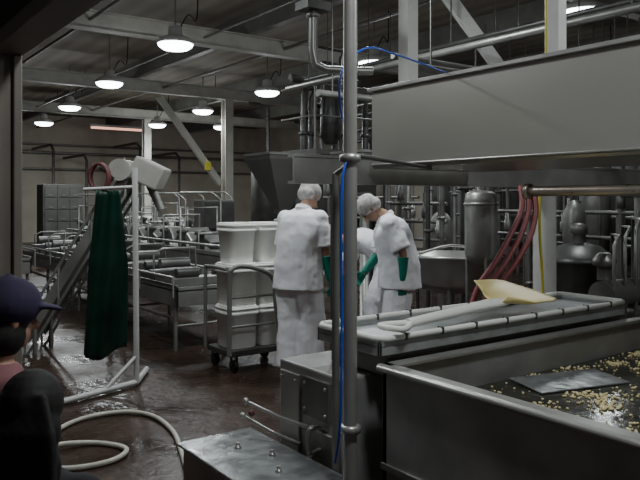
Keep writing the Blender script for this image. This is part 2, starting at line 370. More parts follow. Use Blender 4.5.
M().tube([R(.80,4.45,2.36),R(.386,3.6,2.30),R(.2,3.1,2.22),R(.09,2.9,2.08),R(.085,2.86,1.92),R(.12,2.80,1.76),R(.085,2.74,1.6),R(.085,2.74,1.1),R(.08,2.74,0.7),R(.06,2.8,0.5)],0.005,8,curve=8).make('blue_air_line', BLUE, label='thin bright blue air hose looping over and down the post', cat='hose')
# control housing
t = T('drive_housing', 'stainless drive housing with levers at the vat end', 'machine housing', (2.05,2.65,0))
M().box(1.88,2.42,0.12,2.35,2.93,0.765).make('body', STEELV, t, 0.01)
M().box(1.86,2.50,0.55,1.88,2.70,0.73).make('access_panel', STEELM, t, 0.004)
M().box(1.865,2.74,0.2,1.88,2.90,0.72).make('access_panel', STEELB, t, 0.004)
M().box(1.86,2.46,0.20,1.88,2.70,0.50).make('access_panel', STEEL, t, 0.004)
for (y,z) in ((2.52,.70),(2.68,.70),(2.52,.58),(2.68,.58),(2.76,.69),(2.88,.69),(2.76,.24),(2.88,.24)):
    M().ell((1.858,y,z),(.008,.009,.009),8).make('bolt', STEELB, t)
for (a,c) in (((1.86,2.62,0.50),(1.66,2.88,0.60)),((1.86,2.72,0.40),(1.70,2.98,0.50))):
    M().tube([a,(V(a)+V(c))/2+V((0,0,-0.01)),c],[0.011,0.009,0.008],10).ell(c,(0.016,0.016,0.016)).make('lever', STEELB, t)
M().ell((1.72,2.93,0.52),(0.015,0.015,0.015)).make('knob', REDD, t)
for z in (0.3,0.42): M().tube([(1.86,2.56,z),(1.80,2.56,z),(1.80,2.56,z+0.1),(1.86,2.56,z+0.1)],0.012,10,curve=3).make('pipe_loop', STEEL, t)
for (x,y) in ((1.92,2.46),(2.3,2.46),(1.92,2.88),(2.3,2.88)): M().tube([(x,y,0),(x,y,0.12)],0.02,10).make('foot', STEEL, t)
# low platform box
t = T('step_platform', 'low wet stainless-steel box with bolts on its lid', 'platform', (1.6,2.65,0))
M().box(1.42,2.27,0.03,1.78,3.06,0.385).make('body', STEELV, t, 0.01)
M().box(1.40,2.25,0.385,1.80,3.08,0.40).make('lid', WETST, t, 0.005)
for (x,y) in ((1.6,2.85),(1.68,2.68),(1.6,2.5)):
    M().lathe((x,y,0.40),[(0.016,0),(0.016,0.008),(0.009,0.009),(0.009,0.025)],10).make('bolt', STEELB, t)
for (x,y) in ((1.45,2.31),(1.75,2.31),(1.45,3.02),(1.75,3.02)): M().tube([(x,y,0),(x,y,0.03)],0.02,8).make('foot', BLACK, t)
# floor hose
hp = [R(-0.78,4.05,.018),R(-.84,4.25,.018),R(-.98,4.65,.018),R(-1.2,4.98,.018),R(-1.45,5.06,.018),R(-1.70,4.85,.018),R(-1.76,4.4,.018),R(-1.62,4.05,.018),R(-1.42,4.0,.018),R(-1.22,4.12,.018),R(-1.20,4.32,.018),R(-1.45,4.42,.018),R(-1.66,4.25,.045),R(-1.70,3.9,.018),R(-1.62,3.7,.018)]
M().tube(hp,0.016,10,curve=8).make('floor_hose', HOSE, label='pale rubber hose coiled on the wet floor', cat='hose')
# ------------------------------------------------------------------ cart with bins
cx, cy = 3.36, 5.74
t = T('cart', 'stainless transport cart with a bent tube handle on castors', 'cart', (cx,cy,0))
M().box(cx-.34,cy-.22,.14,cx+.31,cy+.22,.19).make('deck', STEELD, t, 0.004)
b = M()
b.tube([(cx-.37,cy-.26,.17),(cx-.37,cy-.27,.82),(cx-.36,cy-.28,.93),(cx-.25,cy-.29,.96),(cx-.02,cy-.29,.90),(cx+.08,cy-.29,.80),(cx+.10,cy-.28,.60),(cx+.16,cy-.27,.30),(cx+.20,cy-.24,.17)],0.022,10,curve=5)
b.tube([(cx-.36,cy+.22,.17),(cx-.36,cy+.22,.85),(cx-.36,cy+.16,.93),(cx-.36,cy-.2,.93)],0.018,10,curve=4)
for z in (.42,.68): b.tube([(cx-.37,cy-.26,z),(cx+.10,cy-.27,z)],0.012,8)
b.make('frame', BEAMC, t)
for x in (-.28,.26):
    for y in (-.18,.18):
        M().tube([(cx+x-.02,cy+y,.055),(cx+x+.02,cy+y,.055)],0.054,16).make('wheel', BLACK, t)
        M().box(cx+x-.03,cy+y-.02,.05,cx+x-.025,cy+y+.02,.14).box(cx+x+.025,cy+y-.02,.05,cx+x+.03,cy+y+.02,.14).make('castor_fork', STEELD, t)
def stackset(name, label, group, cells, prof, pw, sy, h, lidr):
    first = None
    for loc in cells:
        loc = V(loc)
        if first is None:
            t = T(name, label, 'bin', loc, group); first = [t]
            first.append(M().lathe(loc,prof,40,pw,sy=sy).make('bin_body', WPLAS, t))
            first.append(M().lathe(loc+V((0,0,h)),[(lidr-.005,0),(lidr,.004),(lidr-.005,.012),(lidr*.7,.012)],40,pw,sy=sy).make('lid', WPLAS, t))
        else:
            n = first[0].copy(); n.location = loc; link(n)
            for c0 in first[1:]:
                q = c0.copy(); q.parent = n; link(q)
tub = [(0.132,0),(0.138,0.01),(0.146,0.30),(0.160,0.305),(0.160,0.335),(0.150,0.34),(0.150,0.35),(0.160,0.352),(0.160,0.372),(0.15,0.375),(0.145,0.36),(0.12,0.03)]
stackset('bin','white square plastic tub with a thick lip','white tubs on the cart',[(cx-.152+.322*j,cy,.192+.388*k) for k in range(2) for j in range(2)],tub,6.0,1.12,.375,.150)
pail = [(0.118,0),(0.124,0.01),(0.142,0.29),(0.153,0.293),(0.153,0.312),(0.143,0.316),(0.145,0.335),(0.154,0.337),(0.154,0.357),(0.148,0.36),(0.140,0.35),(0.11,0.03)]
stackset('pail','white rimmed plastic pail with a lid','white pails on top of the tubs',[(cx-.14+.318*j,cy+.02,.192+.388*2) for j in range(2)],pail,4.5,1.08,.359,.147)
# ------------------------------------------------------------------ people
def hand(b, w, fd, nr, s=1.0, inf=0.0, curl=0.4, thumb=1):
    fd = fd.normalized(); nr = (nr-fd*nr.dot(fd)).normalized(); sd = fd.cross(nr).normalized()
    b.tube([w-fd*.01, w+fd*.03*s, w+fd*.065*s, w+fd*.092*s],[(.024*s+inf,.018*s+inf),(.034*s+inf,.015*s+inf),(.040*s+inf,.014*s+inf),(.037*s+inf,.011*s+inf)],14,side=sd)
    for k,(o,L) in enumerate(((-.030,.062),(-.010,.078),(.010,.085),(.030,.074))):
        p = w+fd*.085*s+sd*o*s*(thumb); pts=[p]; a = 0
        for seg,fr in enumerate((.45,.32,.23)):
            a += curl*(0.6+0.25*seg+0.08*k)
            p = p+(fd*math.cos(a)+nr*math.sin(a))*L*s*fr; pts.append(p)
        b.tube(pts,[.0095*s+inf,.009*s+inf,.0082*s+inf,.007*s+inf],8,dome=True)
    p0 = w+fd*.025*s+sd*.03*s*thumb; p1 = p0+(fd*.6+sd*.75*thumb+nr*.2)*.038*s; p2 = p1+(fd*.9+sd*.25*thumb+nr*.35)*.03*s; p3 = p2+(fd*.9+nr*.45)*.022*s
    b.tube([p0,p1,p2,p3],[.013*s+inf,.0115*s+inf,.010*s+inf,.0085*s+inf],8,dome=True)
def person(label, loc, head, lean=0.1, hpitch=0.2, hyaw=0.0, arms=None, s=1.0, kind='worker', hairm=NET, bulk=1.0):
    t = T('person', label, 'person', (loc[0],loc[1],0))
    Rz = Matrix.Rotation(head,3,'Z'); O = V((loc[0],loc[1],0))
    def L(x,y,z): return O+Rz @ V((x*s,y*s,z*s))
    def D(v): return (Rz @ V(v)).normalized()
    rt = D((1,0,0))
    back = -0.35*math.sin(lean)
    hip = V((0,back,.95))
    def S(k):
        a = lean*(0.6+0.8*k/0.54) ; return hip+V((0,math.sin(a)*k,math.cos(a)*k))
    neck = S(.54)
    ha = lean*1.2+hpitch; hu = V((0,math.sin(ha),math.cos(ha))); hf = V((0,math.cos(ha),-math.sin(ha)))
    hc = neck+hu*.15+hf*.02
    Ry = Matrix.Rotation(hyaw,3,'Z')
    Hm = Rz @ Matrix((V((1,0,0)),hf,hu)).transposed() @ Ry
    def H(x,y,z): return L(*hc)+Hm @ (V((x,y,z))*s)
    g = lambda p: L(*p)
    B = s*bulk
    body = M()
    body.tube([g(S(-.10)),g(S(0)),g(S(.12)),g(S(.27)),g(S(.40)),g(S(.48)),g(S(.53))],[(.13*s,.09*s),(.165*s,.115*s),(.145*s,.10*s),(.155*s,.115*s),(.175*s,.11*s),(.13*s,.08*s),(.06*s,.06*s)],20,side=rt)
    body.tube([g(S(.48)),g(neck),g(hc)],[.062*s,.054*s,.055*s],12)
    body.ell(H(0,-.008,.025),(.076*s,.096*s,.098*s),20,Hm); body.ell(H(0,.018,-.045),(.058*s,.070*s,.072*s),18,Hm)
    body.ell(H(0,.062,-.092),(.026*s,.022*s,.020*s),10,Hm)
    body.tube([H(0,.086,.012),H(0,.104,-.018),H(0,.112,-.034)],[.008*s,.012*s,.015*s],8,dome=True)
    body.ell(H(0,.082,-.064),(.024*s,.010*s,.006*s),10,Hm); body.ell(H(0,.080,-.076),(.021*s,.010*s,.006*s),10,Hm)
    body.ell(H(0,.080,.030),(.052*s,.014*s,.008*s),12,Hm)
    for q in (-1,1): body.ell(H(q*.077,-.008,-.01),(.009*s,.020*s,.033*s),10,Hm)
    legs = {}
    for q in (-1,1):
        hp_ = V((q*.095,back,.90)); kn = V((q*.11,.02+back*.4,.50)); an = V((q*.115,-.03,.09)); legs[q]=(hp_,kn,an)
        body.tube([g(hp_),g(hp_*.5+kn*.5),g(kn),g(kn*.6+an*.4),g(an)],[.092*s,.078*s,.056*s,.055*s,.036*s],14)
    sh = {}
    for q in (-1,1):
        S0 = S(.445)+V((q*.175,0,0)); ud, fd = arms[q][0], arms[q][1]
        el = S0+V(ud).normalized()*.29; wr = el+V(fd).normalized()*.25
        sh[q]=(S0,el,wr)
        body.tube([g(S(.44)+V((q*.08,0,0))),g(S0),g(S0*.5+el*.5),g(el),g(el*.6+wr*.4),g(wr)],[.06*s,.056*s,.048*s,.039*s,.037*s,.026*s],12,dome=True)
        curl = arms[q][2] if len(arms[q])>2 else .4
        hand(body, g(wr), D(fd), D(arms[q][3] if len(arms[q])>3 else (-q,0.2,0)), s, 0, curl, 1)
    for q in (-1,1):
        an = legs[q][2]; body.tube([g(an+V((0,-.05,-.04))),g(an+V((0,.03,-.045))),g(an+V((0,.12,-.06))),g(an+V((0,.18,-.065)))],[(.033*s,.035*s),(.040*s,.042*s),(.045*s,.026*s),(.035*s,.018*s)],12,side=rt,dome=True)
    body.make('body', SKIN, t, remesh=0.008*max(s,.9), smooth_it=2)
    for q in (-1,1): M().ell(H(q*.031,.083,.008),(.011*s,.008*s,.008*s),8,Hm).make('eye', EYE, t)
    tm = {'worker':CLOTH,'cap':JEAN,'hair':JEAN}[kind]
    tr = M().tube([g(S(-.12)),g(S(0)),g(S(.08))],[(.17*B,.125*B),(.185*B,.135*B),(.17*B,.12*B)],18,side=rt)
    for q in (-1,1):
        hp_,kn,an = legs[q]
        tr.tube([g(hp_+V((0,0,.04))),g(hp_*.5+kn*.5),g(kn),g(kn*.5+an*.5),g(an+V((0,0,-.01)))],[.112*B,.110*B,.104*B,.100*B,.098*B],14)
    tr.make('trousers', tm, t, remesh=0.011, smooth_it=4, rough=(.026,.14))
    bt = M()
    for q in (-1,1):
        an = legs[q][2]
        bt.tube([g(an+V((0,-.06,-.040))),g(an+V((0,.03,-.040))),g(an+V((0,.12,-.055))),g(an+V((0,.195,-.060)))],[(.040*s,.044*s),(.048*s,.048*s),(.052*s,.033*s),(.042*s,.025*s)],12,side=rt,dome=True)
        bt.tube([g(an+V((0,-.01,-.03))),g(an+V((0,-.005,.12)))],[.05*s,.058*s],12)
    bt.make('boots', WPLAS if kind=='worker' else BLACK, t, remesh=0.009, smooth_it=2)
    cm = {'worker':CLOTH,'cap':PINK,'hair':DARKC}[kind]
    co = M()
    hemk = -.17 if kind=='worker' else -.06
    hem = S(0)+V((0,0,hemk))
    co.tube([g(hem),g(S(0)+V((0,0,hemk*.5))),g(S(.03)),g(S(.14)),g(S(.28)),g(S(.38)),g(S(.44)),g(S(.485)),g(S(.515)),g(S(.535))],
            [(.215*B,.170*B),(.210*B,.164*B),(.200*B,.156*B),(.188*B,.147*B),(.196*B,.146*B),(.200*B,.138*B),(.186*B,.120*B),(.150*s,.095*s),(.105*s,.082*s),(.072*s,.074*s)],22,side=rt)
    for q in (-1,1):
        S0,el,wr = sh[q]
        co.tube([g(S(.44)+V((q*.08,0,.0))),g(S0),g(S0*.55+el*.45),g(S0*.12+el*.88)],[.078*B,.070*B,.070*B,.078*B],14,dome=False)
        co.ell(g(S0),(.070*B,.070*B,.066*B),12)
    co.make('tunic' if kind=='worker' else 'shirt', cm, t, remesh=0.010, smooth_it=6, rough=((.028,.15) if kind=='worker' else 0))
    if kind=='worker':
        M().tube([g(S(.515)+V((0,-.02,0))),g(S(.55)+V((0,-.015,0)))],[(.078*s,.078*s),(.070*s,.072*s)],18,side=rt).make('collar', CLOTH, t)
        for q in (-1,1):
            S0,el,wr = sh[q]; gl = M()
            gl.tube([g(el*.86+wr*.14),g(el*.5+wr*.5),g(wr)],[.054*s,.046*s,.036*s],12)
            hand(gl, g(wr), D(arms[q][1]), D(arms[q][3] if len(arms[q])>3 else (-q,0.2,0)), s, .0035, arms[q][2] if len(arms[q])>2 else .4, 1)
            gl.make('glove', GREEN, t, remesh=0.0045, smooth_it=2)
        M().ell(H(0,-.022,.040),(.096*s,.116*s,.098*s),18,Hm).ell(H(0,-.06,-.02),(.085*s,.078*s,.07*s),14,Hm).make('hair_net', hairm, t, remesh=0.008, smooth_it=3)
    elif kind=='cap':
        M().ell(H(0,-.018,.012),(.084*s,.104*s,.095*s),18,Hm).ell(H(0,-.02,-.06),(.088*s,.09*s,.09*s),14,Hm).make('hair', HAIRB, t, remesh=0.008, smooth_it=1)
        cp = M().ell(H(0,-.008,.050),(.106*s,.122*s,.098*s),22,Hm)
        cp.tube([H(0,.08,.045),H(0,.13,.040),H(0,.185,.030)],[(.085*s,.012),(.078*s,.010),(.050*s,.007)],16,side=Hm @ V((1,0,0)))
        cp.ell(H(0,-.008,.149),(.010,.010,.006),8,Hm)
        cp.make('cap', CAPM, t, remesh=0.006, smooth_it=2)
    else:
        hr = M().ell(H(0,-.02,.025),(.094*s,.114*s,.106*s),18,Hm).ell(H(0,-.04,-.06),(.104*s,.090*s,.12*s),16,Hm).ell(H(0,-.055,-.17),(.122*s,.070*s,.13*s),16,Hm).ell(H(0,-.065,-.28),(.130*s,.060*s,.13*s),16,Hm)
        for k in range(16):
            xx = -.12+.24*k/15
            hr.tube([H(xx*.6,-.10,.06),H(xx*.95,-.125,-.05),H(xx*1.05,-.125,-.20),H(xx*1.2,-.115,-.36)],[.009,.012,.012,.005],6,curve=4)
        hr.make('hair', HAIRB, t, remesh=0.005, smooth_it=2)
    return t
r_ = math.radians
p1 = R(-.165,6.15)
person('worker in white tunic and hairnet with green gloves, seen from behind', (p1.x,p1.y), r_(-64), lean=.15, hpitch=.50, hyaw=-.2, bulk=1.12,
       arms={1:((.20,-.05,-1),(.12,.16,-1),.5,(-1,.1,-.2)), -1:((-.22,.2,-1),(.2,.9,-.5),.5,(1,.1,-.2))})
p2 = R(.66,6.4)
person('worker in white tunic, hairnet and green gloves leaning over a table', (p2.x,p2.y), r_(56), lean=.20, hpitch=.85, hyaw=.1, s=.965, bulk=1.26,
       arms={-1:((-.18,-.42,-1),(-.04,.02,-1),.3,(1,.1,0)), 1:((.05,.2,-1),(-.1,.7,-.9),.5,(-1,.1,-.2))})
p3 = R(.50,7.45)
person('worker in white tunic bending forward over a table', (p3.x,p3.y), r_(45), lean=.80, hpitch=.3, s=.95, bulk=1.05,
       arms={1:((.1,.35,-1),(-.1,.5,-.9),.5), -1:((-.1,.35,-1),(.1,.5,-.9),.5)})
k1 = R(-.865,1.85); k2 = R(-.61,1.45)
person('child in a dark purple cap and pink top watching', (k1.x,k1.y), r_(-78), lean=.04, hpitch=.05, s=.755, kind='cap',
       arms={1:((.1,.05,-1),(0,.2,-1),.4), -1:((-.1,.05,-1),(0,.2,-1),.4)})
person('child with long dark hair and dark clothes watching', (k2.x,k2.y), r_(-40), lean=.04, hpitch=.08, s=.675, kind='hair',
       arms={1:((.1,.05,-1),(0,.2,-1),.4), -1:((-.1,.05,-1),(0,.2,-1),.4)})
c0 = R(.15,6.98)
t = T('work_table', 'small stainless work table the workers lean over', 'table', (c0.x,c0.y,0))
M().box(c0.x-.18,c0.y-.18,.80,c0.x+.18,c0.y+.18,.83).make('table_top', STEEL, t, .004)
for x in (-.15,.15):
    for y in (-.15,.15): M().tube([(c0.x+x,c0.y+y,0),(c0.x+x,c0.y+y,.80)],.018,10).make('leg', STEEL, t)
# ------------------------------------------------------------------ apron stand + elevator (left)
s0 = R(-1.55,5.86); 
t = T('apron_stand', 'white tube stand with a wide floor base', 'stand', (s0.x,s0.y,0))
b = M()
a0 = R(-1.53,5.84,.03); a1 = R(-2.0,5.2,.03); a2 = R(-1.56,6.3,.03)
b.tube([R(-1.53,5.84,.03),R(-1.55,5.86,1.82)],.024,14)
b.tube([a1,a0],.024,12); b.tube([a0,a2],.024,12); b.tube([R(-1.53,5.84,.25),R(-1.72,5.58,.03)],.016,10)
b.make('frame', WPAINT, t)
M().tube([R(-1.55,5.86,1.66),R(-1.98,5.86,1.64)],.014,10).make('hanging_arm', WPAINT, t)
vs=[]; fs=[]; nu,nv=36,30
for i in range(nv+1):
    v=i/nv
    for j in range(nu+1):
        u=j/nu
        wdt=.34*(.62+.38*min(1,v*2.2)); x=-1.76+(u-.5)*wdt - .03*v
        d=5.83+.012*math.sin(u*17+v*3.2)*(0.5+v*.6)+.04*math.sin(u*5+v*3.5)
        vs.append(R(x,d,1.63-(1.36+.05*math.sin(u*5))*v))
for i in range(nv):
    for j in range(nu):
        a=i*(nu+1)+j; fs.append((a,a+1,a+nu+2,a+nu+1))
M().add(vs,fs,True).make('apron', GREEND, solid=.004, label='long dark green vinyl apron hanging from the stand', cat='apron')
t = T('inclined_elevator', 'tall inclined conveyor with pale side guards', 'conveyor', R(-2.6,7.2))
e0=R(-2.95,7.0,.15); e1=R(-1.95,7.0,1.78); ed=(e1-e0); fw=R(0,1)-R(0,0)
b=M()
for k in (0,.42):
    b.bar(e0+fw*k,e1+fw*k,.015,.10)
    for q in (-1,1):
        off=V((0,0,.19*q)); b.bar(e0+fw*k+off,e1+fw*k+off,.025,.025)
    for j in range(4):
        p=e0+ed*(j/3)+fw*k; b.bar(p+V((0,0,-.19)),p+V((0,0,.19)),.02,.02)
b.make('side_frame', mat('pale_guard',(.24,.235,.22),.5,.2,.2,3), t)
M().bar(e0+fw*.21,e1+fw*.21,.38,.05).make('belt', BEAMC, t)
for k in range(9):
    p=e0+ed*(.08+k*.1)+fw*.21; M().bar(p-fw*.17+V((0,0,.06)),p+fw*.17+V((0,0,.06)),.02,.07).make('cleat', BEAMM, t)
for (x,d,z) in ((-2.85,7.0,.3),(-2.85,7.42,.3),(-2.1,7.0,1.4),(-2.1,7.42,1.4)): M().tube([R(x,d,0),R(x,d,z)],.025,10).make('leg', STEEL, t)
M().obox(R(-1.74,7.15,1.82),(.32,.36,.24),Matrix.Rotation(r_(-36),3,'Z') @ Matrix.Rotation(.45,3,'Y')).make('discharge_hood', BEAMM, t, .02)
M().tube([R(-1.98,6.9,1.85),R(-1.98,7.3,1.85)],.11,18).make('head_drum', BEAMM, t)
M().tube([R(-1.75,7.15,1.75),R(-1.62,7.15,1.45)],[.05,.04],12).make('discharge_spout', STEEL, t)
b=M()
for k in range(3):
    b.tube([R(-2.12+.09*math.cos(a),6.70+.032*k,1.77+.13*math.sin(a)) for a in [i*math.pi/8 for i in range(16)]],.016,8,closed=True)
b.tube([R(-2.12,6.80,1.66),R(-2.15,6.76,1.5),R(-2.05,6.78,1.3),R(-2.1,6.8,1.1)],.013,8,curve=4)
b.make('red_hose_coil', REDD, label='coiled dark red hose hung on the conveyor head', cat='hose')
M().tube([R(-2.0,6.98,1.74),R(-2.12,6.68,1.87)],.012,8).make('hose_hook', STEEL, t)
# ------------------------------------------------------------------ long processing lines
def line(x0,x1,y0,y1,z,lab,extra):
    t=T('conveyor_table',lab,'conveyor',((x0+x1)/2,(y0+y1)/2,0),'processing lines')
    M().box(x0,y0,z-.05,x1,y1,z-.03).box(x0,y0,z-.20,x0+.02,y1,z+.02).box(x1-.02,y0,z-.20,x1,y1,z+.02).box(x0,y0,z-.20,x1,y0+.02,z).make('trough',STEEL,t,.003)
    b=M()
    for x in (x0-.04,x1+.04): b.tube([(x,y0,z+.10),(x,y1,z+.10)],.016,8)
    y=y0
    while y<y1:
        for x in (x0-.04,x1+.04): b.tube([(x,y,z-.1),(x,y,z+.10)],.010,6)
        y+=.9
    b.make('guard_rail',STEELB,t)
    y=y0+.1
    while y<y1:
        for x in (x0+.03,x1-.03): M().tube([(x,y,0),(x,y,z-.18)],.022,8).make('leg',STEEL,t)
        M().tube([(x0+.03,y,.25),(x1-.03,y,.25)],.014,8).make('cross_bar',STEEL,t)
        y+=1.6
    M().tube([(x0-.02,y0+.1,.35),(x0-.02,y1-.2,.35)],.02,8).make('drain_pipe',STEELM,t)
    if extra:
        y=y0+.6; k=0
        while y<y1-.4:
            M().obox(((x0+x1)/2,y,z+.10+.03*(k%3)),(x1-x0-.15,.22,.10),Matrix.Rotation(.3+.3*(k%3),3,'X')).make('press_plate',(STEELD,STEEL,STEELM)[k%3],t,.02)
            hh=.22+.12*((k*7)%4)
            M().tube([(x0+.1,y+.3,z-.03),(x0+.1,y+.3,z+hh),(x1-.1,y+.3,z+hh),(x1-.1,y+.3,z-.03)],.018,8).make('yoke',STEEL,t)
            M().lathe((x0+.2,y+.45,z-.03),[(.06,0),(.06,.22),(.09,.23),(.09,.27),(.03,.3)],12).make('drive_motor',STEELD,t)
            if k%2: M().tube([(x1-.2,y,z-.03),(x1-.2,y,z+.7),(x1-.3,y+.1,z+.8),(x0+.1,y+.3,z+.8)],.016,8).make('spray_pipe',STEEL,t)
            y+=.6; k+=1
line(3.0,3.7,6.6,13.0,.66,'long stainless conveyor table with guard rails',False)
line(4.25,5.05,7.95,14.5,.86,'long stainless pressing line with tilted plates',True)
line(6.0,6.8,10.8,17.5,.9,'long stainless pressing line at the far side',True)
line(1.6,2.3,9.5,17.5,.8,'long stainless pressing line near the partition',True)
for k in range(14):
    y=6.95+.43*k; h=(.18,.28,.2,.32,.24)[k%5]
    t=T('gear_motor','small dark gear motor mounted across the conveyor','motor',(3.35,y,.63),'gear motors')
    M().box(3.05,y-.10,.632,3.62,y+.10,.632+h*.5).make('gearbox',STEELD if k%3 else STEELM,t,.01)
    M().tube([(3.15,y,.632+h*.75),(3.4+.1*(k%2),y,.632+h*.75)],.055,14).make('motor_body',STEELM if k%2 else STEELD,t)
    if k%2: M().tube([(3.1,y+.05,.7),(3.1,y+.05,.95),(3.2,y+.05,1.0),(3.6,y+.05,1.0),(3.62,y+.05,.7)],.013,8).make('guard_hoop',STEEL,t)
def cabinet(x,y,w,d,h,nx,nz,lab):
    t=T('drawer_cabinet',lab,'cabinet',(x,y,0))
    M().box(x-w/2,y-d/2,0,x+w/2,y+d/2,h).make('body',BEAMD,t,.01)
    for i in range(nx):
        for k in range(nz):
            a=x-w/2+.03+i*(w-.06)/nx; z=.08+k*(h-.12)/nz
            dr=M().box(a+.01,y-d/2-.02,z+.01,a+(w-.06)/nx-.01,y-d/2,z+(h-.12)/nz-.01).make('drawer',BEAMD,t,.005)
            M().box(a+.10,y-d/2-.04,z+.06,a+.2,y-d/2-.02,z+.08).make('handle',STEEL,dr)
cabinet(5.2,18.6,1.0,.6,1.95,3,6,'dark grey steel parts cabinet with rows of drawers')
ex,ey=5.55,10.7
t=T('electrical_cabinet','dark grey electrical cabinet on a pedestal','cabinet',(ex,ey,0))
M().box(ex-.3,ey-.17,1.05,ex+.3,ey+.17,1.55).make('body',BEAMD,t,.01); M().box(ex-.27,ey-.19,1.08,ex+.27,ey-.17,1.52).make('door',STEELD,t,.004); M().tube([(ex,ey,0),(ex,ey,1.05)],.05,10).make('pedestal',STEEL,t)
# ------------------------------------------------------------------ gantry and hoppers
t=T('pipe_gantry','dark steel gantry carrying a dense cluster of pipes','gantry',(6.4,8.45,0))
gx0,gx1,gy0,gy1=5.75,6.95,8.0,8.9
M().box(gx0,gy0,2.2,gx1,gy1,2.28).make('deck',BEAMD,t,.005)
for x in (gx0+.1,gx1-.1):
    for y in (gy0+.1,gy1-.1): M().box(x-.05,y-.05,0,x+.05,y+.05,2.2).make('column',STEELD,t)
b=M()
for z in (2.75,3.2): b.tube([(gx0,gy1,z),(gx0,gy0+.03,z),(gx1,gy0+.03,z)],.016,8)
for x in (gx0,6.35,gx1): b.tube([(x,gy0+.03,2.28),(x,gy0+.03,3.2)],.016,8)
b.make('railing',BEAMC,t)
for i in range(11):
    x=gx0+.12+i*.1; y=random.uniform(gy0+.15,gy1-.15); r=random.choice((.02,.03,.045,.05)); zt=random.uniform(2.8,3.9)
    b=M().tube([(x,y,2.28),(x,y,zt),(x+.05,y,zt+.1),(x+random.choice((-.4,.15)),y,zt+.12)],r,10)
    b.lathe((x,y,2.5),[(r,0),(r*1.7,.01),(r*1.7,.05),(r,.06)],12)
    b.make('riser_pipe',random.choice((STEELD,STEELD,STEELM)),t)
M().lathe((6.3,8.4,2.28),[(.08,.1),(.15,.2),(.15,.75),(.11,.85),(.04,.9)],20).make('small_vessel',STEELD,t)
def vhopper(x,y,z0,z1,w,d,lab,m):
    t=T('feed_hopper',lab,'hopper',(x,y,0),'feed hoppers')
    rg=[]
    for (k,z) in ((.22,z0),(.22,z0+.05),(1,z1-.08),(1,z1),(.94,z1),(.94,z1-.08),(.18,z0+.08)):
        rg.append([V((x-w/2*k,y-d/2*k,z)),V((x+w/2*k,y-d/2*k,z)),V((x+w/2*k,y+d/2*k,z)),V((x-w/2*k,y+d/2*k,z))])
    M().rings(rg,False).make('hopper_body',m,t,.006)
    b=M().box(x-w/2-.01,y-d/2-.01,z1-.03,x+w/2+.01,y-d/2,z1).box(x-w/2-.01,y-d/2,z1-.03,x-w/2,y+d/2,z1); b.make('rim',STEEL,t)
    M().lathe((x,y,0),[(.16,0),(.16,.02),(.06,.03),(.06,z0+.02)],16).make('discharge_pipe',STEEL,t)
    M().lathe((x,y,z0-.12),[(.06,0),(.10,.01),(.10,.05),(.06,.06)],16).make('flange',STEELB,t)
vhopper(4.72,7.30,1.38,2.12,.72,.60,'dark tapered steel feed hopper on a discharge pipe',mat('hopper_steel',(.14,.135,.13),.4,.4,.1,3))
vhopper(5.55,6.7,1.6,2.15,.60,.6,'dark tapered steel feed hopper beside another',bpy.data.materials['hopper_steel'])
# elbow drop pipe
M().tube([R(-.05,5.0,CZ),R(-.05,5.0,3.6),R(-.05,5.0,2.62),R(-.03,5.0,2.52),R(.05,5.0,2.48),R(.30,5.0,2.47),R(.38,5.0,2.47)],.03,14).lathe(R(-.05,5.0,2.85),[(.033,0),(.05,.005),(.05,.03),(.033,.035)],16).make('drop_pipe',STEEL,label='steel pipe dropping from the roof and bending level',cat='pipe')
M().box(R(-.05,5.0).x-.1,R(-.05,5.0).y-.08,2.90,R(-.05,5.0).x+.1,R(-.05,5.0).y+.08,2.96).make('valve_bracket',STEELD,label='dark bracket clamped round the drop pipe',cat='bracket')
# ------------------------------------------------------------------ mid-right machinery
x,y=5.03,4.38
t=T('filter_canister','domed stainless filter canister on legs','filter',(x,y,0))
M().lathe((x,y,.95),[(.05,0),(.12,.04),(.15,.10),(.15,.60),(.14,.66),(.10,.68),(.03,.69)],24).make('shell',STEEL,t)
M().lathe((x,y,1.50),[(.152,0),(.160,.005),(.160,.02),(.152,.025)],24).make('clamp_ring',STEEL,t)
for a in range(3): M().tube([(x+.13*math.cos(a*2.1),y+.13*math.sin(a*2.1),0),(x+.13*math.cos(a*2.1),y+.13*math.sin(a*2.1),1.1)],.014,8).make('leg',STEEL,t)
M().tube([(x,y,1.63),(x,y,1.8),(x+.2,y,1.95),(x+.8,y,1.95)],.02,8,curve=4).make('outlet_pipe',STEEL,t)
x,y=5.6,5.30
t=T('round_kettle','open round stainless kettle on legs','kettle',(x,y,0))
M().lathe((x,y,.55),[(.15,0),(.36,.06),(.47,.14),(.47,.38),(.50,.39),(.50,.42),(.46,.42),(.45,.16),(.2,.08)],36).make('bowl',STEELB,t)
for a in range(4): M().tube([(x+.36*math.cos(a*1.57+.7),y+.36*math.sin(a*1.57+.7),0),(x+.36*math.cos(a*1.57+.7),y+.36*math.sin(a*1.57+.7),.7)],.022,8).make('leg',STEEL,t)
M().tube([(x-.47,y,.99),(x,y,1.06),(x+.47,y,.99)],.015,8,curve=3).make('agitator_bar',STEELB,t)
x,y=6.75,4.50
t=T('mixing_vessel','small domed steel mixing vessel on legs','tank',(x,y,0))
M().lathe((x,y,.35),[(.1,0),(.30,.08),(.36,.18),(.36,.52),(.38,.53),(.38,.56),(.34,.60),(.22,.70),(.06,.74)],28).make('shell',STEELD,t)
M().lathe((x,y,1.08),[(.06,0),(.06,.10),(.09,.11),(.09,.2),(.03,.22)],16).make('drive_motor',STEELM,t)
for a in range(3): M().tube([(x+.26*math.cos(a*2.1),y+.26*math.sin(a*2.1),0),(x+.26*math.cos(a*2.1),y+.26*math.sin(a*2.1),.5)],.02,8).make('leg',STEEL,t)
x,y=5.75,3.45
t=T('pump_skid','low stainless pump skid with round motor and pipes','pump',(x,y,0))
